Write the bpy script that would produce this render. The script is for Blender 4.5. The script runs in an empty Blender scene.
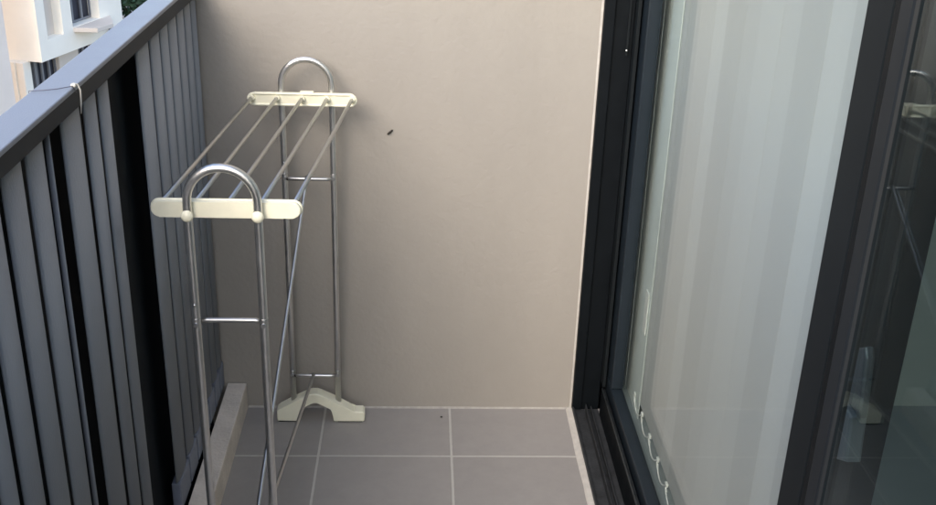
import bpy, bmesh, math, random
from mathutils import Vector, Matrix
random.seed(7)
S = bpy.context.scene
C = S.collection
R = math.radians

# ------------------------------------------------------------------ camera
cam_d = bpy.data.cameras.new('camera'); cam = bpy.data.objects.new('camera', cam_d); C.objects.link(cam)
r_ = Vector((0.9987699, -0.03884898, 0.03081308)); u_ = Vector((-0.01248677, 0.40433375, 0.91452627)); w_ = Vector((0.04798718, 0.91378607, -0.40335128))
M4 = Matrix((r_, u_, -w_)).transposed().to_4x4(); M4.translation = Vector((0, 0, 1.365))
cam.matrix_world = M4
cam_d.sensor_width = 36; cam_d.lens = 1058.908 / 936 * 36; cam_d.clip_start = 0.02; cam_d.clip_end = 2000
S.camera = cam
# ------------------------------------------------------------------ sky, sun, exposure
SUN_EL, SUN_AZ = 37.0, 206.0           # azimuth clockwise from +Y: behind the camera, to the left; veiled sun
world = bpy.data.worlds.new('World'); S.world = world; world.use_nodes = True
nt = world.node_tree; nt.nodes.clear()
sky = nt.nodes.new('ShaderNodeTexSky'); sky.sky_type = 'NISHITA'; sky.sun_disc = False
sky.sun_elevation = R(SUN_EL); sky.sun_rotation = R(SUN_AZ); sky.dust_density = 2.0; sky.air_density = 1.0; sky.ozone_density = 1.0
bg = nt.nodes.new('ShaderNodeBackground'); bg.inputs['Strength'].default_value = 0.15
wo = nt.nodes.new('ShaderNodeOutputWorld')
nt.links.new(sky.outputs[0], bg.inputs[0]); nt.links.new(bg.outputs[0], wo.inputs[0])
sd = bpy.data.lights.new('sun', 'SUN'); sun = bpy.data.objects.new('sun', sd); C.objects.link(sun)
sd.energy = 0.5; sd.angle = R(32); sd.color = (1.0, 0.93, 0.84)
tosun = Vector((math.sin(R(SUN_AZ)) * math.cos(R(SUN_EL)), math.cos(R(SUN_AZ)) * math.cos(R(SUN_EL)), math.sin(R(SUN_EL))))
sun.rotation_euler = tosun.to_track_quat('Z', 'Y').to_euler()
S.view_settings.view_transform = 'Standard'; S.view_settings.look = 'None'
S.view_settings.exposure = 1.62; S.view_settings.gamma = 1; S.view_settings.use_curve_mapping = False
S.cycles.max_bounces = 10; S.cycles.transparent_max_bounces = 12; S.cycles.glossy_bounces = 4; S.cycles.diffuse_bounces = 6

# ------------------------------------------------------------------ materials
def mat(name, col, rough=0.5, metal=0.0, var=0.0, scale=8.0, bump=0.0, bscale=60.0, stretch=None, spec=0.5, rvar=0.0):
    m = bpy.data.materials.new(name); m.use_nodes = True
    n = m.node_tree.nodes; l = m.node_tree.links; b = n['Principled BSDF']
    b.inputs['Base Color'].default_value = (*col, 1); b.inputs['Roughness'].default_value = rough
    b.inputs['Metallic'].default_value = metal; b.inputs['Specular IOR Level'].default_value = spec
    tc = n.new('ShaderNodeTexCoord'); mp = n.new('ShaderNodeMapping'); l.new(tc.outputs['Object'], mp.inputs[0])
    if stretch: mp.inputs['Scale'].default_value = stretch
    nz = n.new('ShaderNodeTexNoise'); nz.inputs['Scale'].default_value = scale; nz.inputs['Detail'].default_value = 6; nz.inputs['Roughness'].default_value = .6
    l.new(mp.outputs[0], nz.inputs['Vector'])
    if var:
        mr = n.new('ShaderNodeMapRange'); mr.inputs[1].default_value = .3; mr.inputs[2].default_value = .7
        mr.inputs[3].default_value = 1 - var; mr.inputs[4].default_value = 1 + var; l.new(nz.outputs['Fac'], mr.inputs[0])
        vm = n.new('ShaderNodeVectorMath'); vm.operation = 'SCALE'; vm.inputs[0].default_value = col; l.new(mr.outputs[0], vm.inputs['Scale'])
        l.new(vm.outputs[0], b.inputs['Base Color'])
    if rvar:
        mr2 = n.new('ShaderNodeMapRange'); mr2.inputs[1].default_value = .3; mr2.inputs[2].default_value = .7
        mr2.inputs[3].default_value = max(0, rough - rvar); mr2.inputs[4].default_value = rough + rvar
        l.new(nz.outputs['Fac'], mr2.inputs[0]); l.new(mr2.outputs[0], b.inputs['Roughness'])
    if bump:
        n2 = n.new('ShaderNodeTexNoise'); n2.inputs['Scale'].default_value = bscale; n2.inputs['Detail'].default_value = 4
        l.new(mp.outputs[0], n2.inputs['Vector'])
        bp = n.new('ShaderNodeBump'); bp.inputs['Strength'].default_value = bump; bp.inputs['Distance'].default_value = 0.002
        l.new(n2.outputs['Fac'], bp.inputs['Height']); l.new(bp.outputs[0], b.inputs['Normal'])
    return m

M = {}
M['fin'] = mat('blue_grey_powder_coat', (.198, .218, .246), .5, 0.0, var=.10, scale=5, bump=.25, bscale=500, rvar=.08, stretch=(1, 1, .3))
M['rail'] = mat('rail_coat_sky_sheen', (.21, .235, .285), .40, .0, var=.10, scale=9, bump=.2, bscale=400, rvar=.1)  # navy paint made paler on top: sky reflection put into the colour
M['rail_dark'] = mat('dark_navy_coat', (.009, .015, .024), .5, 0, var=.12, scale=12, spec=.15)
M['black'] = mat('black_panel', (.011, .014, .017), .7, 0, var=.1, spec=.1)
M['shoe'] = mat('shoe_coat', (.17, .19, .24), .5, .0, var=.12, scale=30)
M['frame'] = mat('black_aluminium', (.0035, .005, .0065), .5, .0, var=.15, scale=20, bump=.1, bscale=400, rvar=.06, spec=.15)
M['frame_grey'] = mat('dark_grey_aluminium', (.009, .0115, .013), .55, .0, var=.06, scale=15, spec=.15)
M['frame_p2'] = mat('soft_black_aluminium', (.010, .012, .014), .5, .0, var=.06, scale=15, spec=.3)
M['frame_blue'] = mat('blue_grey_aluminium', (.012, .018, .024), .4, .0, var=.05, scale=15, spec=.3)
M['track'] = mat('dusty_track', (.030, .032, .034), .6, .2, var=.45, scale=45, bump=.5, bscale=300)
M['bead'] = mat('grey_bead', (.11, .12, .12), .4, .5, var=.3, scale=60)
M['kerb'] = mat('kerb_render', (.68, .61, .53), .85, 0, var=.14, scale=14, bump=.9, bscale=140)
M['caulk'] = mat('caulk', (.50, .47, .42), .7, 0, var=.10, scale=50, bump=.6, bscale=120)
M['cream'] = mat('cream_plastic', (.85, .82, .64), .38, 0, var=.05, scale=25, bump=.08, bscale=200, rvar=.08)
M['chrome'] = mat('brushed_chrome', (.70, .69, .67), .36, 1.0, var=.05, scale=30, bump=.05, bscale=300, rvar=.05)
M['steel'] = mat('dull_steel', (.50, .50, .49), .36, 1.0, var=.06, scale=30, bump=.05, bscale=300, rvar=.05)
M['pin'] = mat('dark_pin', (.06, .055, .05), .5, .6)
M['rubber'] = mat('black_rubber', (.015, .015, .015), .8)
M['white'] = mat('white_plastic', (.86, .87, .80), .4, 0, var=.03)
M['speck'] = mat('dark_brown', (.02, .015, .01), .6, 0, var=.3, scale=300)
M['int_wall'] = mat('interior_white_paint', (.66, .71, .66), .7, 0, var=.03, scale=3)
M['int_sill'] = mat('interior_sill', (.33, .37, .36), .6, 0, var=.04, scale=6)
M['int_floor'] = mat('interior_floor', (.33, .38, .41), .5, 0, var=.08, scale=4)
M['int_dark'] = mat('interior_dark', (.10, .10, .10), .8)
M['curtain'] = mat('grey_curtain', (.040, .050, .056), .9, 0, var=.05, scale=20, stretch=(1, 1, .05))
M['ceiling'] = mat('ceiling_paint', (.62, .60, .56), .9)
M['handle'] = mat('grey_handle', (.13, .14, .14), .35, .3, var=.08, scale=30)
M['escutcheon'] = mat('dark_escutcheon', (.055, .062, .066), .4, .2)
M['zip'] = mat('cable_tie_nylon', (.50, .49, .45), .35, 0)
M['wire'] = mat('thin_wire', (.10, .10, .13), .5)

# back wall paint: warm grey-beige, faint roller mottling, long soft vertical washes
def wall_mat():
    m = mat('beige_wall_paint', (.37, .335, .295), .62, 0, bump=.45, bscale=90, rvar=.05, scale=6)
    n = m.node_tree.nodes; l = m.node_tree.links; b = n['Principled BSDF']
    tc = n.new('ShaderNodeTexCoord'); mp = n.new('ShaderNodeMapping'); mp.inputs['Scale'].default_value = (3.2, 1, .55); l.new(tc.outputs['Object'], mp.inputs[0])
    n1 = n.new('ShaderNodeTexNoise'); n1.inputs['Scale'].default_value = 2.2; n1.inputs['Detail'].default_value = 5; l.new(mp.outputs[0], n1.inputs['Vector'])
    n2 = n.new('ShaderNodeTexNoise'); n2.inputs['Scale'].default_value = 26; n2.inputs['Detail'].default_value = 8; l.new(tc.outputs['Object'], n2.inputs['Vector'])
    ad = n.new('ShaderNodeMath'); ad.operation = 'MULTIPLY_ADD'; ad.inputs[1].default_value = .35; l.new(n2.outputs['Fac'], ad.inputs[0]); l.new(n1.outputs['Fac'], ad.inputs[2])
    cr = n.new('ShaderNodeValToRGB'); cr.color_ramp.elements[0].position = .45; cr.color_ramp.elements[1].position = .9
    cr.color_ramp.elements[0].color = (.300, .276, .242, 1); cr.color_ramp.elements[1].color = (.325, .299, .262, 1)
    l.new(ad.outputs[0], cr.inputs[0]); l.new(cr.outputs[0], b.inputs['Base Color'])
    return m
M['wall'] = wall_mat()

# floor tiles 295 mm with thin pale grout
def tile_mat(ox, oy, size, c1, c2, grout, gw):
    m = bpy.data.materials.new('floor_tiles'); m.use_nodes = True
    n = m.node_tree.nodes; l = m.node_tree.links; b = n['Principled BSDF']
    g = n.new('ShaderNodeNewGeometry'); sx = n.new('ShaderNodeSeparateXYZ'); l.new(g.outputs['Position'], sx.inputs[0])
    def mth(op, a, bv=None):
        q = n.new('ShaderNodeMath'); q.operation = op
        for i, v in enumerate((a, bv)):
            if v is None: continue
            if isinstance(v, (int, float)): q.inputs[i].default_value = v
            else: l.new(v, q.inputs[i])
        return q.outputs[0]
    ds = []; cells = []
    for o, off in (('X', ox), ('Y', oy)):
        t = mth('DIVIDE', mth('SUBTRACT', sx.outputs[o], off), size)
        cells.append(mth('FLOOR', t))
        f = mth('FRACT', t); d = mth('MINIMUM', f, mth('SUBTRACT', 1.0, f)); ds.append(d)
    nz = n.new('ShaderNodeTexNoise'); nz.inputs['Scale'].default_value = 70; nz.inputs['Detail'].default_value = 5; l.new(g.outputs['Position'], nz.inputs['Vector'])
    nb = n.new('ShaderNodeTexNoise'); nb.inputs['Scale'].default_value = 5; nb.inputs['Detail'].default_value = 6; l.new(g.outputs['Position'], nb.inputs['Vector'])
    d = mth('MINIMUM', ds[0], ds[1])
    d2 = mth('ADD', d, mth('MULTIPLY', mth('SUBTRACT', nz.outputs['Fac'], .5), gw / size * .35))
    mask = n.new('ShaderNodeMapRange'); mask.inputs[1].default_value = gw / size * .42; mask.inputs[2].default_value = gw / size * .58
    mask.inputs[3].default_value = 1; mask.inputs[4].default_value = 0; l.new(d2, mask.inputs[0])
    cv = n.new('ShaderNodeCombineXYZ'); l.new(cells[0], cv.inputs[0]); l.new(cells[1], cv.inputs[1])
    wn = n.new('ShaderNodeTexWhiteNoise'); l.new(cv.outputs[0], wn.inputs['Vector'])
    ns = n.new('ShaderNodeTexNoise'); ns.inputs['Scale'].default_value = 22; ns.inputs['Detail'].default_value = 8; ns.inputs['Roughness'].default_value = .7; l.new(g.outputs['Position'], ns.inputs['Vector'])
    tt = mth('ADD', mth('MULTIPLY', mth('SUBTRACT', ns.outputs['Fac'], .5), 1.3), mth('ADD', mth('MULTIPLY', wn.outputs['Value'], .35), mth('MULTIPLY', nb.outputs['Fac'], .7)))
    mx = n.new('ShaderNodeMix'); mx.data_type = 'RGBA'; mx.inputs[6].default_value = (*c1, 1); mx.inputs[7].default_value = (*c2, 1); l.new(tt, mx.inputs[0])
    m2 = n.new('ShaderNodeMix'); m2.data_type = 'RGBA'; l.new(mask.outputs[0], m2.inputs[0]); l.new(mx.outputs[2], m2.inputs[6]); m2.inputs[7].default_value = (*grout, 1)
    l.new(m2.outputs[2], b.inputs['Base Color'])
    rr = n.new('ShaderNodeMapRange'); rr.inputs[3].default_value = .42; rr.inputs[4].default_value = .60; l.new(nb.outputs['Fac'], rr.inputs[0]); l.new(rr.outputs[0], b.inputs['Roughness'])
    bp = n.new('ShaderNodeBump'); bp.inputs['Strength'].default_value = .5; bp.inputs['Distance'].default_value = .001
    hh = mth('ADD', mth('MULTIPLY', mask.outputs[0], -1.0), mth('MULTIPLY', nz.outputs['Fac'], .18)); l.new(hh, bp.inputs['Height']); l.new(bp.outputs[0], b.inputs['Normal'])
    return m
M['tile'] = tile_mat(-.2125, 1.970, .2945, (.268, .250, .234), (.328, .306, .284), (.47, .45, .41), .0052)

def glass_mat(name, tint, rfac=1.0, rough=.004, gcol=(1, 1, 1)):
    m = bpy.data.materials.new(name); m.use_nodes = True; n = m.node_tree.nodes; l = m.node_tree.links; n.clear()
    out = n.new('ShaderNodeOutputMaterial'); mix = n.new('ShaderNodeMixShader')
    tr = n.new('ShaderNodeBsdfTransparent'); tr.inputs[0].default_value = (*tint, 1)
    gl = n.new('ShaderNodeBsdfGlossy'); gl.inputs['Roughness'].default_value = rough; gl.inputs['Color'].default_value = (*gcol, 1)
    lw = n.new('ShaderNodeLayerWeight'); lw.inputs[0].default_value = .5
    pw = n.new('ShaderNodeMath'); pw.operation = 'POWER'; pw.inputs[1].default_value = 5; l.new(lw.outputs['Facing'], pw.inputs[0])
    ma = n.new('ShaderNodeMath'); ma.operation = 'MULTIPLY_ADD'; ma.inputs[1].default_value = .95 * rfac; ma.inputs[2].default_value = .043 * rfac; l.new(pw.outputs[0], ma.inputs[0])
    l.new(ma.outputs[0], mix.inputs[0]); l.new(tr.outputs[0], mix.inputs[1]); l.new(gl.outputs[0], mix.inputs[2]); l.new(mix.outputs[0], out.inputs[0])
    return m
M['glass'] = glass_mat('tinted_pane', (.80, .87, .89), 1.1, .002, (.88, .97, 1.0))
M['glass_clear'] = glass_mat('clear_pane', (.905, .925, .925), .42, .006)
M['glass_dark'] = glass_mat('building_pane', (.5, .52, .55))

def blind_mat():
    m = bpy.data.materials.new('blind_fabric'); m.use_nodes = True; n = m.node_tree.nodes; l = m.node_tree.links
    b = n['Principled BSDF']; b.inputs['Base Color'].default_value = (.74, .75, .72, 1); b.inputs['Roughness'].default_value = .8
    out = n['Material Output']; oi = n.new('ShaderNodeObjectInfo'); rm = n.new('ShaderNodeMapRange'); rm.inputs[3].default_value = .90; rm.inputs[4].default_value = 1.06; l.new(oi.outputs['Random'], rm.inputs[0])
    vm = n.new('ShaderNodeVectorMath'); vm.operation = 'SCALE'; vm.inputs[0].default_value = (.70, .71, .68); l.new(rm.outputs[0], vm.inputs['Scale']); l.new(vm.outputs[0], b.inputs['Base Color'])
    tl = n.new('ShaderNodeBsdfTranslucent'); tl.inputs[0].default_value = (.7, .72, .68, 1)
    mx = n.new('ShaderNodeMixShader'); mx.inputs[0].default_value = .3
    tc = n.new('ShaderNodeTexCoord'); wv = n.new('ShaderNodeTexNoise'); wv.inputs['Scale'].default_value = 400; l.new(tc.outputs['Object'], wv.inputs['Vector'])
    bp = n.new('ShaderNodeBump'); bp.inputs['Strength'].default_value = .2; bp.inputs['Distance'].default_value = .001; l.new(wv.outputs['Fac'], bp.inputs['Height']); l.new(bp.outputs[0], b.inputs['Normal'])
    l.new(b.outputs[0], mx.inputs[1]); l.new(tl.outputs[0], mx.inputs[2]); l.new(mx.outputs[0], out.inputs[0])
    return m
M['blind'] = blind_mat()

# ------------------------------------------------------------------ builders
def box(bm, x0, x1, y0, y1, z0, z1, bev=0.0):
    t = bmesh.new(); bmesh.ops.create_cube(t, size=1)
    for v in t.verts: v.co = Vector(((x0 + x1) / 2 + v.co.x * (x1 - x0), (y0 + y1) / 2 + v.co.y * (y1 - y0), (z0 + z1) / 2 + v.co.z * (z1 - z0)))
    if bev: bmesh.ops.bevel(t, geom=t.edges[:], offset=bev, segments=2, profile=.5, affect='EDGES')
    merge(bm, t)

def merge(bm, t):
    me = bpy.data.meshes.new('tmp'); t.to_mesh(me); t.free(); bm.from_mesh(me); bpy.data.meshes.remove(me)

def tube(bm, pts, r, seg=14, caps=True):
    pts = [Vector(p) for p in pts]; rings = []
    t0 = (pts[1] - pts[0]).normalized(); up = Vector((0, 0, 1)) if abs(t0.z) < .9 else Vector((0, 1, 0))
    a = t0.cross(up).normalized()
    for i, p in enumerate(pts):
        if i == 0: t = (pts[1] - pts[0]).normalized()
        elif i == len(pts) - 1: t = (pts[-1] - pts[-2]).normalized()
        else: t = ((pts[i] - pts[i - 1]).normalized() + (pts[i + 1] - pts[i]).normalized()).normalized()
        a = (a - t * a.dot(t)).normalized(); b = t.cross(a)
        rr = r[i] if isinstance(r, (list, tuple)) else r
        rings.append([bm.verts.new(p + (a * math.cos(2 * math.pi * k / seg) + b * math.sin(2 * math.pi * k / seg)) * rr) for k in range(seg)])
    for i in range(len(rings) - 1):
        for k in range(seg):
            f = bm.faces.new((rings[i][k], rings[i][(k + 1) % seg], rings[i + 1][(k + 1) % seg], rings[i + 1][k])); f.smooth = True
    if caps:
        bm.faces.new(rings[0][::-1]); bm.faces.new(rings[-1])

def ball(bm, c, r, squash=(1, 1, 1)):
    t = bmesh.new(); bmesh.ops.create_uvsphere(t, u_segments=20, v_segments=12, radius=r)
    for v in t.verts: v.co = Vector((v.co.x * squash[0], v.co.y * squash[1], v.co.z * squash[2])) + Vector(c)
    for f in t.faces: f.smooth = True
    merge(bm, t)

def prism(bm, poly, axis, a0, a1, bev=0.0, segs=2, smooth=False):
    """poly = list of 2-D points, extruded along axis from a0 to a1"""
    t = bmesh.new()
    def P(p, a):
        if axis == 'Y': return (p[0], a, p[1])
        if axis == 'X': return (a, p[0], p[1])
        return (p[0], p[1], a)
    v0 = [t.verts.new(P(p, a0)) for p in poly]; v1 = [t.verts.new(P(p, a1)) for p in poly]
    n = len(poly)
    c0 = t.faces.new(v0[::-1]); c1 = t.faces.new(v1); sides = []
    for i in range(n):
        f = t.faces.new((v0[i], v0[(i + 1) % n], v1[(i + 1) % n], v1[i])); f.smooth = smooth
    if bev:
        ed = [e for e in t.edges if (e in c0.edges or e in c1.edges)]
        bmesh.ops.bevel(t, geom=ed, offset=bev, segments=segs, profile=.5, affect='EDGES')
    bmesh.ops.recalc_face_normals(t, faces=t.faces)
    merge(bm, t)

def link(name, bm, m, parent=None, root=None):
    base = Vector(root.location) if root else Vector((0, 0, 0))
    for v in bm.verts: v.co -= base
    bmesh.ops.recalc_face_normals(bm, faces=bm.faces)
    me = bpy.data.meshes.new(name); bm.to_mesh(me); bm.free(); me.materials.append(M[m] if isinstance(m, str) else m)
    o = bpy.data.objects.new(name, me); C.objects.link(o)
    if parent: o.parent = parent
    return o

def thing(name, label, cat, loc=(0, 0, 0), group=None):
    o = bpy.data.objects.new(name, None); o.empty_display_size = .05; C.objects.link(o); o.location = loc
    o['label'] = label; o['category'] = cat
    if group: o['group'] = group
    return o

def tag(o, label, cat, group=None):
    o['label'] = label; o['category'] = cat
    if group: o['group'] = group
    return o

def struct(name, bm, m):
    o = link(name, bm, m); o['kind'] = 'structure'; return o
def B(*boxes, bev=0.0):
    bm = bmesh.new()
    for b in boxes: box(bm, *b, bev=bev)
    return bm

# ------------------------------------------------------------------ the balcony setting
WY = 2.17
struct('balcony_floor', B((-.398, 1.25, -1.7, WY, -.12, 0)), 'tile')
bm = bmesh.new(); box(bm, -.440, -.396, -1.7, WY - .001, -.28, .0665, bev=.0022); kerb = struct('kerb', bm, 'kerb')
struct('slab_underside', B((-.438, 3.2, -1.7, 2.5, -.30, -.125)), 'int_dark')
struct('ground', B((-400, 400, -400, 400, -15.2, -15)), mat('ground_mat', (.16, .15, .14), .9, var=.2, scale=.2))
w = link('wall', B((-.489, .3735, WY, WY + .16, -.3, 2.45)), 'wall'); tag(w, 'beige painted end wall of the balcony with a dark speck on it', 'wall')
w = link('wall', B((.376, .55, -9, WY + .2, 2.452, 2.95), (.376, .55, -9, -1.91, -15, 2.451)), 'wall'); tag(w, 'unseen beige facade added above the sliding door, kept low to admit skylight', 'wall')  # out of view; added to shape the light, kept low so skylight reaches the slats
struct('unseen_roof', B((.552, 12, -9, 9, 2.75, 2.9)), 'ceiling')  # out of view; added over the room and lowered to let more sky in
# thin sealant bead where the wall meets the floor
bm = bmesh.new(); prism(bm, [(WY - .0035, .0), (WY + .001, .0), (WY + .001, .0045)], 'X', -.395, .3700)
j = link('wall_joint', bm, mat('joint_grout', (.36, .335, .30), .9, var=.15, scale=60)); tag(j, 'thin pale grout line along the foot of the beige wall', 'joint')

# ------------------------------------------------------------------ railing
rl = thing('railing', 'blue grey balcony railing of vertical slats with a flat top rail', 'railing', (-.46, WY, 0))
bm = bmesh.new(); box(bm, -.4865, -.440, -1.69, WY - .001, .9905, .9975, bev=.0018); link('top_rail', bm, 'rail', rl, rl)
bm = bmesh.new(); box(bm, -.484, -.4425, -1.69, WY - .001, .9665, .990, bev=.001); link('rail_body', bm, 'rail_dark', rl, rl)
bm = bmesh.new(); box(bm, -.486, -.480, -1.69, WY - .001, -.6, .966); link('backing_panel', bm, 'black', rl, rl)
FINS = [(.971, 1.018), (1.028, 1.089), (1.100, 1.166), (1.176, 1.2405), (1.2465, 1.2565), (1.3065, 1.3895), (1.4025, 1.4625),
        (1.471, 1.526), (1.690, 1.776), (1.781, 1.8515), (1.856, 1.9165), (1.9205, 1.988), (1.9925, 2.052), (2.0575, 2.1135), (2.1195, 2.1655)]
y = .961
pat = [.062, .064, .012, None, .080, .058, .054, None, .062, .062, .06, None, .07, .055]
k = 0
while y > -1.5:
    wd = pat[k % len(pat)]; k += 1
    if wd is None: y -= .09; continue
    FINS.append((y - wd, y)); y -= wd + .009
for (a, b) in FINS:
    b -= .0048 if b < 1.3 else .0050; wd = b - a; dep = min(.0045, wd * .25); xb, xf = -.4535, -.447
    prof = [(xb, a), (xf - dep, a)]
    n = 12
    for i in range(1, n):
        t = i / n; s = math.sin(math.pi * t) ** .7
        prof.append((xf - dep + dep * s, a + wd * t))
    prof += [(xf - dep, b), (xb, b)]
    bm = bmesh.new(); prism(bm, prof, 'Z', .130, .969, smooth=True)
    f = link('slat', bm, 'fin', rl, rl)
    if wd > .02:
        bm = bmesh.new(); box(bm, xb - .01, xf + .001, a + .001, b + .002, .066, .1285, bev=.0025); link('foot_block', bm, 'shoe', f, rl)

# cable tie round the top rail
ct = thing('cable_tie', 'thin cable tie looped round the top rail with its white tail hanging', 'cable tie', (-.44, 1.34, .998))
bm = bmesh.new()
tube(bm, [(-.4895, 1.312, .975), (-.4875, 1.313, .9985), (-.470, 1.314, .9995), (-.455, 1.320, .9998), (-.441, 1.337, .9992), (-.4375, 1.340, .990)], .0006, 8); link('wire', bm, 'wire', ct, ct)
bm = bmesh.new(); box(bm, -.4440, -.4370, 1.337, 1.3435, .9975, 1.0020, bev=.0015); link('head', bm, 'zip', ct, ct)
bm = bmesh.new(); tube(bm, [(-.441, 1.340, 1.002), (-.436, 1.342, 1.0005), (-.4335, 1.343, .993), (-.4345, 1.343, .975), (-.4355, 1.341, .962)], [.0010, .0011, .0011, .0010, .0007], 8); link('tail', bm, 'zip', ct, ct)

# ------------------------------------------------------------------ speck on the wall
bm = bmesh.new()
tube(bm, [(-.0665, WY - .0015, .6805), (-.0655, WY - .003, .6815), (-.061, WY - .0035, .6855), (-.0565, WY - .003, .6895), (-.0555, WY - .0015, .6905)], [.0006, .0018, .0024, .0020, .0008], 10)
o = link('speck', bm, 'speck'); tag(o, 'tiny dark brown oblong speck stuck on the beige wall', 'speck')

bm = bmesh.new(); ball(bm, (.062, 2.128, .0016), .0022, (1.3, .9, .7))
o = link('speck', bm, 'speck'); tag(o, 'tiny dark crumb lying on the floor tile near the wall', 'speck')

# ------------------------------------------------------------------ drying rack
dr = thing('drying_rack', 'folding clothes drying rack of chrome tubes with cream plastic ends and feet', 'drying rack', (-.26, 1.785, 0))
def smoothbar(bm, x0, x1, z, h, y0, y1, bev):
    r = h / 2; n = 10; poly = []
    for i in range(n + 1): a = math.pi / 2 + math.pi * i / n; poly.append((x0 + r + r * math.cos(a), z + r * math.sin(a)))
    for i in range(n + 1): a = -math.pi / 2 + math.pi * i / n; poly.append((x1 - r + r * math.cos(a), z + r * math.sin(a)))
    prism(bm, poly, 'Y', y0, y1, bev=bev, smooth=True)
FR = []
for (Yl, cx, hw, zb, ztop, zm, zl, barx, side) in (
        (1.450, -.284, .0510, .7845, .8585, .601, .125, (-.390, -.172), -1),     # near frame
        (2.120, -.2295, .0512, .7715, .856, .597, .121, (-.3455, -.1280), 1)):    # far frame
    # hoop and legs: one bent tube
    pts = [(cx - hw, Yl, .030), (cx - hw, Yl, .3), (cx - hw, Yl, zm), (cx - hw, Yl, zb), (cx - hw, Yl, ztop - .062)]
    n = 20
    for i in range(1, n): a = math.pi - math.pi * i / n; pts.append((cx + hw * math.cos(a), Yl, ztop - .0585 + .0525 * math.sin(a)))
    pts += [(cx + hw, Yl, ztop - .062), (cx + hw, Yl, zb), (cx + hw, Yl, zm), (cx + hw, Yl, .3), (cx + hw, Yl, .030)]
    bm = bmesh.new(); tube(bm, pts, .0066, 18); link('leg_frame', bm, 'chrome', dr, dr)
    # cream end bar on the inner side of the hoop
    yi = Yl - side * .0075; yo = yi - side * .011
    bm = bmesh.new(); smoothbar(bm, barx[0], barx[1], zb, .0245, min(yi, yo), max(yi, yo), .0018)
    bar = link('end_bar', bm, 'cream', dr, dr)
    # rim of the channel on the rod side
    bm = bmesh.new(); r = .0115
    loop = []
    for i in range(9): a = math.pi / 2 + math.pi * i / 8; loop.append((barx[0] + r + r * math.cos(a), yo, zb + r * math.sin(a)))
    for i in range(9): a = -math.pi / 2 + math.pi * i / 8; loop.append((barx[1] - r + r * math.cos(a), yo, zb + r * math.sin(a)))
    loop.append(loop[0]); tube(bm, loop, .0026, 8, caps=False); link('rim', bm, 'cream', bar, dr)
    if side > 0:
        bm = bmesh.new(); box(bm, cx - .012, cx + .016, yo - .002, yi, zb + .010, zb + .0165, bev=.002); link('clip', bm, 'cream', bar, dr)
    for sx in (-1, 1):
        kn = bmesh.new()
        ball(kn, (cx + sx * hw, Yl + side * .0055, zb - .005), .0092, (1, .75, 1)); link('knob', kn, 'cream', dr, dr)
    # cross bars
    for z in (zm, zl):
        bm = bmesh.new(); tube(bm, [(cx - hw + .004, Yl - side * .008, z), (cx - hw + .014, Yl - side * .010, z + .001), (cx + hw - .014, Yl - side * .010, z + .001), (cx + hw - .004, Yl - side * .008, z)], [.0028, .0042, .0042, .0028], 12)
        cb = link('cross_bar', bm, 'steel', dr, dr)
        for sx in (-1, 1):
            bm = bmesh.new(); tube(bm, [(cx + sx * hw, Yl - .0085, z), (cx + sx * hw, Yl + .0085, z)], .0040, 12); link('rivet', bm, 'steel', cb, dr)
            bm = bmesh.new(); tube(bm, [(cx + sx * hw, Yl, z + .009), (cx + sx * hw, Yl, z + .0105)], .0072, 16); link('collar', bm, 'steel', cb, dr)
        if side > 0:
            bm = bmesh.new(); ball(bm, (cx - hw + .007, Yl - .009, z), .0034); link('rivet', bm, 'pin', cb, dr)
    # little spring button above the joint on the left leg
    bm = bmesh.new(); ball(bm, (cx - hw + .0005, Yl - .0065, zm + .034), .0030); link('button', bm, 'steel', dr, dr)
    # cream arched foot
    yf0, yf1 = (Yl - .017, Yl + .017)
    if side > 0: yf0, yf1 = 2.103, 2.134
    L = [(-.0895, .004), (-.0895, .031), (-.084, .035), (-.052, .054), (-.020, .0725), (-.009, .0765), (.003, .0765), (.013, .073), (.045, .055), (.075, .038), (.087, .027),
         (.091, .0295), (.107, .0295), (.112, .025), (.112, .006), (.109, .003), (.043, .003), (.040, .006), (.0395, .031), (.034, .036), (.012, .052), (.003, .056), (-.004, .056), (-.012, .053), (-.034, .040), (-.0395, .034), (-.040, .006), (-.043, .003)]
    poly = [(cx + p[0], p[1]) for p in L]
    bm = bmesh.new(); prism(bm, poly, 'Y', yf0, yf1, bev=.003, segs=3, smooth=False); ft = link('foot', bm, 'cream', dr, dr)
    bm = bmesh.new(); box(bm, cx - .086, cx - .044, yf0 + .004, yf1 - .004, .0, .0045); link('pad', bm, 'rubber', ft, dr); bm = bmesh.new(); box(bm, cx + .050, cx + .106, yf0 + .004, yf1 - .004, .0, .0035); link('pad', bm, 'rubber', ft, dr)
    FR.append((Yl, cx, hw, zb, zm, zl, yo))
n_, f_ = FR
for i in range(5):
    off = (i - 2) * .0490
    bm = bmesh.new()
    a = Vector((n_[1] + off + (.0005 if i < 2 else 0), n_[6] - .003, n_[3] + .001)); b = Vector((f_[1] - .007 + off * 1.03, f_[6] + .003, f_[3] + .003))
    tube(bm, [a, a.lerp(b, .33) - Vector((0, 0, .0006)), a.lerp(b, .66) - Vector((0, 0, .0006)), b], .0037, 12)
    rod = link('rod', bm, 'steel', dr, dr)
    d = (b - a).normalized(); bm = bmesh.new(); tube(bm, [b - d * .010, b - d * .002], .0062, 14); link('socket', bm, 'cream', rod, dr)
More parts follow.
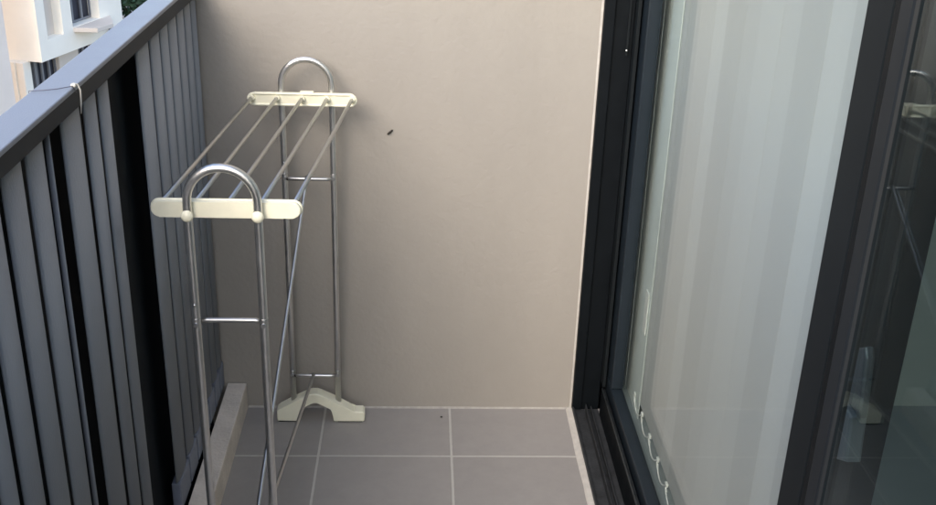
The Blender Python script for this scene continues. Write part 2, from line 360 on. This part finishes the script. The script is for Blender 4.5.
# braces that hold the frames apart (hooked over the cross bars)
lo = Vector((n_[1] + .003, n_[0] + .012, n_[5] + .002))
for tgt in (Vector((f_[1] - .004, f_[0] - .012, f_[4] + .003)), Vector((f_[1] - .003, f_[0] - .012, f_[5] + .003))):
    d = (tgt - lo).normalized(); bm = bmesh.new()
    tube(bm, [lo - Vector((0, .003, -.002)), lo + d * .01, lo.lerp(tgt, .5), tgt - d * .008, tgt + Vector((0, .0, .0035)), tgt + Vector((0, .005, .001))], .0037, 12)
    link('brace', bm, 'steel', dr, dr)

# ------------------------------------------------------------------ sliding door
df = thing('door_frame', 'black aluminium sliding door frame with tracks and pale sealant line', 'door frame', (.42, WY, 0))
bm = B((.3755, .3975, WY - .012, WY + .05, .0, 2.40), (.3985, .4395, WY - .004, WY + .06, .0, 2.40), bev=.001); link('jamb', bm, 'frame', df, df)
bm = B((.4405, .4475, WY - .030, WY + .05, .078, 2.40), bev=.0008); link('jamb_lip', bm, 'frame_grey', df, df)
bm = B((.3755, .50, WY + .052, WY + .2, -.1, 2.45)); link('jamb_back', bm, 'frame', df, df)
bm = B((.3755, .3795, -1.69, WY - .013, .0, .013), (.380, .4055, -1.69, WY - .013, .0, .006), (.406, .4085, -1.69, WY - .013, .0, .022), (.409, .4185, -1.69, WY - .013, .0, .006),
       (.419, .4215, -1.69, WY - .013, .0, .016), (.422, .4375, -1.69, WY - .013, .0, .007), bev=.0006); link('sill_track', bm, 'track', df, df)
bm = B((.438, .4435, -1.69, WY - .031, .0, .074), bev=.0006); up = link('sill_upstand', bm, 'frame', df, df)
bm = bmesh.new(); tube(bm, [(.4405, -1.69, .0745), (.4405, WY - .032, .0745)], .0026, 8); tube(bm, [(.4450, -1.69, .0735), (.4450, WY - .032, .0735)], .0015, 8); link('bead', bm, 'bead', up, df)
bm = B((.376, .50, -1.69, WY + .05, 2.402, 2.45)); link('head', bm, 'frame', df, df)
bm = B((.4265, .4305, WY - .010, WY - .0045, .862, 2.40)); sl = link('seal_strip', bm, 'frame_grey', df, df)
bm = bmesh.new(); ball(bm, (.4275, WY - .011, .873), .0017); link('screw', bm, 'white', sl, df)
# sealant: vertical strip on the wall, wide bead on the floor
bm = bmesh.new(); box(bm, .3700, .3752, WY - .0030, WY - .0005, .0, 2.44, bev=.001); link('sealant', bm, 'caulk', df, df)
bm = bmesh.new()
N = 90; rows = []
for i in range(N + 1):
    yy = -1.69 + (WY - .004 + 1.69) * i / N; wv = random.uniform(-.0012, .0012)
    rows.append([bm.verts.new((.3610 + wv, yy, .0003)), bm.verts.new((.3650 + wv * .6, yy, .0042 + random.uniform(-.0004, .0006))), bm.verts.new((.3715, yy, .0060 + random.uniform(-.0004, .0004))), bm.verts.new((.3752, yy, .0062)), bm.verts.new((.3752, yy, .0003))])
for i in range(N):
    for k in range(4): bm.faces.new((rows[i][k], rows[i + 1][k], rows[i + 1][k + 1], rows[i][k + 1]))
link('sealant', bm, 'caulk', df, df)

# far panel
p1 = thing('sliding_door', 'far glass door panel with pale vertical blinds showing behind its pane', 'sliding door', (.46, 1.53, .05), group='sliding door panels')
bm = B((.452, .480, 2.096, WY - .004, .0985, 2.30), bev=.003); link('stile', bm, 'frame_blue', p1, p1)
bm = B((.452, .480, 1.004, 1.066, .0985, 2.30), bev=.002); link('stile', bm, 'frame_grey', p1, p1)
bm = B((.452, .480, 1.004, WY - .004, .055, .0975), bev=.003); link('bottom_rail', bm, 'frame_blue', p1, p1)
bm = B((.452, .486, 1.004, WY - .004, 2.3015, 2.38), bev=.003); link('top_rail', bm, 'frame', p1, p1)
bm = B((.470, .4745, 1.064, 2.098, .0955, 2.303)); link('glass_pane', bm, 'glass_clear', p1, p1)
bm = B((.452, .480, .892, 1.0025, .055, 2.38), bev=.002); st = link('stile', bm, 'frame', p1, p1)
# lock handle on the meeting stile
bm = bmesh.new()
poly = [(.8645, .742), (.8945, .726), (.8990, .738), (.9120, .800), (.9240, .850), (.9210, .862), (.8975, .874), (.8860, .872)]
prism(bm, [(.912, .733), (.877, .752), (.884, .800), (.9195, .800)], 'X', .434, .4515, bev=.003); hd = link('handle', bm, 'handle', st, p1)
bm = bmesh.new(); prism(bm, [(.9225, .801), (.882, .801), (.893, .862), (.900, .872), (.930, .852), (.937, .843)], 'X', .441, .4515, bev=.003); link('escutcheon', bm, 'escutcheon', hd, p1)
# near panel
p2 = thing('sliding_door', 'near dark glass door panel reflecting the drying rack at the right edge', 'sliding door', (.395, .0, .03), group='sliding door panels')
bm = bmesh.new(); box(bm, .3900, .4035, .829, .857, .03, 2.38, bev=.004); link('stile', bm, 'frame_p2', p2, p2)
bm = bmesh.new(); box(bm, .383, .408, -.70, -.63, .03, 2.38, bev=.004); link('stile', bm, 'frame', p2, p2)
bm = bmesh.new(); box(bm, .383, .408, -.629, .828, .03, .11, bev=.003); link('bottom_rail', bm, 'frame', p2, p2)
bm = bmesh.new(); box(bm, .383, .408, -.629, .828, 2.31, 2.38, bev=.003); link('top_rail', bm, 'frame', p2, p2)
bm = B((.3945, .3985, -.632, .831, .108, 2.312)); link('glass_pane', bm, 'glass', p2, p2)
w = link('wall', B((.3755, .50, -1.69, -.71, .08, 2.40)), 'wall'); tag(w, 'short beige return wall beside the door behind the camera', 'wall')

# ------------------------------------------------------------------ the room behind the glass
struct('interior_floor', B((.505, 3.6, -1.9, 2.9, -.10, .012)), 'int_floor')
w = link('wall', B((.5005, 3.6, WY + .001, WY + .15, .012, 2.6)), 'int_wall'); tag(w, 'white inner wall seen through the glass beside the blinds', 'wall')
w = link('wall', B((3.6, 3.7, -1.9, 2.17, -.10, 2.6)), 'int_dark'); tag(w, 'dim far wall of the room behind the blinds', 'wall')
w = link('wall', B((.5005, 3.6, -2.0, -1.9, -.10, 2.6)), 'int_dark'); tag(w, 'dim side wall of the room behind the camera', 'wall')
struct('interior_ceiling', B((.5005, 3.7, -2.0, 2.4, 2.602, 2.7)), 'int_dark')
rv = thing('window_reveal', 'pale reveal boards inside the glass to the left of and below the blind', 'window reveal', (.50, 2.1, .05))
bm = B((.5020, .5038, 2.020, WY, .067, 2.5)); link('side_board', bm, 'int_wall', rv, rv)
bm = B((.4815, .62, 1.07, WY, .012, .066)); link('sill_board', bm, 'int_sill', rv, rv)
bm = B((.4992, .5015, 2.030, 2.058, .275, .375), bev=.0008); o = link('wall_plate', bm, 'white'); tag(o, 'small white plate stuck on the reveal board beside the blind', 'wall plate')

vb = thing('vertical_blind', 'pale vertical blind of overlapping fabric slats linked by bottom chains', 'blind', (.52, 1.6, .065))
bm = B((.485, .525, 1.07, 2.09, 2.20, 2.24), bev=.002); link('head_rail', bm, 'white', vb, vb)
SL = [2.026 - .0857 * i for i in range(11)]
tilts = [20, 17, 19, 15, 18, 22, 14, 21, 16, 19, 13, 20, 17, 18]
prev = None
for i, yc in enumerate(SL):
    a = 0.0; hw = .0490; bm = bmesh.new(); n = 8; g = []
    for z in (.105, .6, 1.2, 2.2):
        row = []
        for q in range(n + 1):
            t = (q / n - .5) * 2; bow = .0002 * (1 - t * t)
            dx = -math.sin(a) * t * hw + math.cos(a) * bow * -1; dy = math.cos(a) * t * hw
            sw = .0005 * (i % 2)
            row.append((.505 + dx + sw, yc + dy, z))
        g.append(row)
    th = .0002
    F_ = [[bm.verts.new(p) for p in row] for row in g]; K_ = [[bm.verts.new((p[0] + th, p[1], p[2])) for p in row] for row in g]
    for r in range(3):
        for q in range(n):
            bm.faces.new((F_[r][q], F_[r][q + 1], F_[r + 1][q + 1], F_[r + 1][q]))
            bm.faces.new((K_[r][q], K_[r + 1][q], K_[r + 1][q + 1], K_[r][q + 1]))
    for q in range(n):
        bm.faces.new((F_[0][q], K_[0][q], K_[0][q + 1], F_[0][q + 1])); bm.faces.new((F_[3][q], F_[3][q + 1], K_[3][q + 1], K_[3][q]))
    for r in range(3):
        bm.faces.new((F_[r][0], F_[r + 1][0], K_[r + 1][0], K_[r][0])); bm.faces.new((F_[r][n], K_[r][n], K_[r + 1][n], F_[r + 1][n]))
    s = link('slat', bm, 'blind', vb, vb)
    # bottom clip + link chain to the next slat
    cy = yc + .040; cxx = .505 - math.sin(a) * .040 - .003
    bm = bmesh.new(); box(bm, cxx - .0030, cxx + .0020, cy - .0055, cy + .0055, .1015, .1095, bev=.001)
    tube(bm, [(cxx - .001, cy, .107), (cxx - .002, cy + .001, .097), (cxx - .001, cy - .003, .085), (cxx + .001, cy - .006, .083), (cxx, cy - .005, .097)], .0011, 6)
    link('clip', bm, 'white', s, vb)
    if prev is not None:
        pts = []
        for q in range(11):
            t = q / 10; sag = .024 * math.sin(math.pi * t) ** .8 * (1.25 - .5 * t)
            pts.append((prev[0] + (cxx - prev[0]) * t - .002, prev[1] + (cy - prev[1]) * t, .105 - sag))
        bm = bmesh.new(); tube(bm, pts, .0014, 6); link('chain', bm, 'white', s, vb)
    prev = (cxx, cy)
# dim curtain further along, behind the near panel
bm = bmesh.new(); n = 120; lo_, hi_ = [], []
for q in range(n + 1):
    yy = .795 - 1.9 * q / n; xx = .60 + .022 * math.sin(q * .55) + .008 * math.sin(q * 1.31)
    lo_.append((bm.verts.new((xx, yy, .04)), bm.verts.new((xx + .002, yy, .04)))); hi_.append((bm.verts.new((xx, yy, 2.3)), bm.verts.new((xx + .002, yy, 2.3))))
for q in range(n):
    for s in (0, 1): bm.faces.new((lo_[q][s], lo_[q + 1][s], hi_[q + 1][s], hi_[q][s])).smooth = True
o = link('curtain', bm, 'curtain'); tag(o, 'dim grey curtain behind the near dark door panel', 'curtain')

# ------------------------------------------------------------------ building across the way
EYE = Vector((0, 0, 1.365)); th = R(15.6)
N3 = Vector((math.cos(th), -math.sin(th), 0)); T3 = Vector((math.sin(th), math.cos(th), 0))
P0 = EYE + 3 * (Vector((-5.5, 8, 0)) - EYE); P0.z = 0
M['render'] = mat('white_render', (.95, .87, .74), .85, var=.05, scale=.6, bump=.2, bscale=8)
M['render2'] = mat('cream_and_shade_render', (.66, .58, .50), .85, var=.05, scale=.6)  # own colour of column and ledge; stands for shade in the hollow
M['render3'] = mat('greige_render', (.86, .73, .62), .85, var=.05, scale=.6)
M['wframe'] = mat('window_frame_grey', (.20, .20, .21), .5)
M['room'] = mat('dark_room', (.035, .035, .045), .8)
M['drape'] = mat('drape', (.22, .21, .21), .9, var=.3, scale=6, stretch=(8, 8, .2))
def fbox(bm, s0, s1, o0, o1, z0, z1, bev=0):
    t = bmesh.new(); box(t, s0, s1, o0, o1, z0, z1, bev=bev)
    for v in t.verts: v.co = P0 + T3 * v.co.x + N3 * v.co.y + Vector((0, 0, v.co.z))
    merge(bm, t)
base = P0 + T3 * 15; base.z = -15
ab = thing('apartment_building', 'bright white apartment block across the way with dark windows and a ledge', 'building', base)
bm = bmesh.new()
fbox(bm, 13.05, 18.45, -9, -.501, -7.83, 12)
for a0, a1, z0, z1 in ((13.05, 13.549, -7.83, 12), (13.55, 14.499, -7.83, -7.14), (14.50, 15.099, -7.83, 12), (15.10, 16.899, -7.83, -7.02), (16.90, 18.45, -7.83, 12)):
    fbox(bm, a0, a1, -.50, 0, z0, z1)
fbox(bm, 18.451, 30, -.60, -.05, -15, -7.66)
fbox(bm, 12.7, 18.45, -9, -.85, -15, -7.831)
link('wall', bm, 'render', ab, ab)
bm = bmesh.new(); fbox(bm, 13.55, 14.499, -.499, -.36, -7.139, 12); link('recess_shade', bm, 'render2', ab, ab)  # back of the hollow in darker render: its shade put into the colour
for a0, a1, mt in ((12.75, 13.18, 'render'), (14.85, 16.1, 'render2'), (17.2, 17.9, 'render')):
    bm = bmesh.new(); fbox(bm, a0, a1, -.849, -.55, -15, -7.832, bev=.03); link('column', bm, mt, ab, ab)
def window(s0, s1, o, z0, z1, nb, op=.0):
    bm = bmesh.new(); fbox(bm, s0, s1, o, o + .03, z0, z1); wd = link('window', bm, 'room', ab, ab)
    bm = bmesh.new(); q = .07
    fbox(bm, s0, s1, o + .08, o + .14, z0, z0 + q); fbox(bm, s0, s1, o + .08, o + .14, z1 - q, z1)
    for i in range(nb + 1):
        c = s0 + (s1 - s0) * i / nb; fbox(bm, max(s0, c - .045), min(s1, c + .045), o + .082, o + .15, z0 + q, z1 - q)
    link('frame', bm, 'wframe', wd, ab)
    bm = bmesh.new()
    nf = 14; e = s0 + (s1 - s0) * .42
    for i in range(nf): fbox(bm, s0 + .08 + (e - s0 - .08) * i / nf, s0 + .08 + (e - s0 - .08) * (i + .62) / nf, o + .0305, o + .05, z0 + q, z1 - q)
    link('curtain', bm, 'drape', wd, ab)
window(15.11, 16.89, -.495, -7.0, -4.6, 3)
window(13.20, 14.83, -.845, -10.6, -7.86, 4)
window(16.15, 17.15, -.845, -9.6, -7.95, 2)
bm = bmesh.new(); t = bmesh.new(); prism(t, [(15.12, .002), (15.38, .80), (16.35, .86), (16.62, .70), (17.6, .002)], 'Z', -7.20, -7.04, bev=.02)
for v in t.verts: v.co = P0 + T3 * v.co.x + N3 * v.co.y + Vector((0, 0, v.co.z))
merge(bm, t); link('ledge', bm, 'render2', ab, ab)
bm = bmesh.new(); tube(bm, [P0 + T3 * 17.3 + N3 * .12 + Vector((0, 0, z)) for z in (-15, -10, -7.3)], .06, 8); link('drain_pipe', bm, 'wframe', ab, ab)
nb_ = thing('apartment_building', 'pale greige apartment wall at the far left edge beyond the railing', 'building', P0 + T3 * 9 + Vector((0, 0, -15)))
bm = bmesh.new(); fbox(bm, 4.0, 11.35, -3.0, 0, -15, 12); link('wall', bm, 'render3', nb_, nb_)
bm = bmesh.new(); fbox(bm, 8.0, 9.6, .001, .06, -9, -6.5); link('window', bm, 'room', nb_, nb_)

# ------------------------------------------------------------------ tree beyond the ledge
M['leaf'] = mat('leaf_green', (.045, .085, .035), .6, var=.5, scale=3)
M['bark'] = mat('bark', (.09, .07, .05), .9)
tp = P0 + T3 * 24.2 + N3 * -2.6; tp.z = -15
tr = thing('tree', 'dark green leafy tree beside the white building above the rail', 'tree', tp)
bm = bmesh.new(); tube(bm, [tp, tp + Vector((.1, 0, 4)), tp + Vector((0, .1, 8.5))], [.28, .2, .08], 10)
for k in range(7):
    a = k * .9; q = tp + Vector((0, 0, 4.5 + k * .45)); tube(bm, [q, q + Vector((math.cos(a) * 1.0, math.sin(a) * 1.0, 1.0))], [.07, .03], 6)
link('trunk', bm, 'bark', tr, tr)
bm = bmesh.new()
clumps = [(tp + Vector((random.gauss(0, 1.3), random.gauss(0, 1.3), 7.6 + random.gauss(0, 1.5))), random.uniform(.5, .95)) for _ in range(46)]
for c, r in clumps:
    for _ in range(110):
        d = Vector((random.gauss(0, 1), random.gauss(0, 1), random.gauss(0, 1))).normalized() * r * random.random() ** .4
        q = c + d; e1 = Vector((random.gauss(0, 1), random.gauss(0, 1), random.gauss(0, .6))).normalized() * .15
        e2 = e1.cross(Vector((random.gauss(0, 1), random.gauss(0, 1), random.gauss(0, 1)))).normalized() * .075
        vs = [bm.verts.new(q + x) for x in (-e1, e2, e1, -e2)]; bm.faces.new(vs)
link('crown', bm, 'leaf', tr, tr)
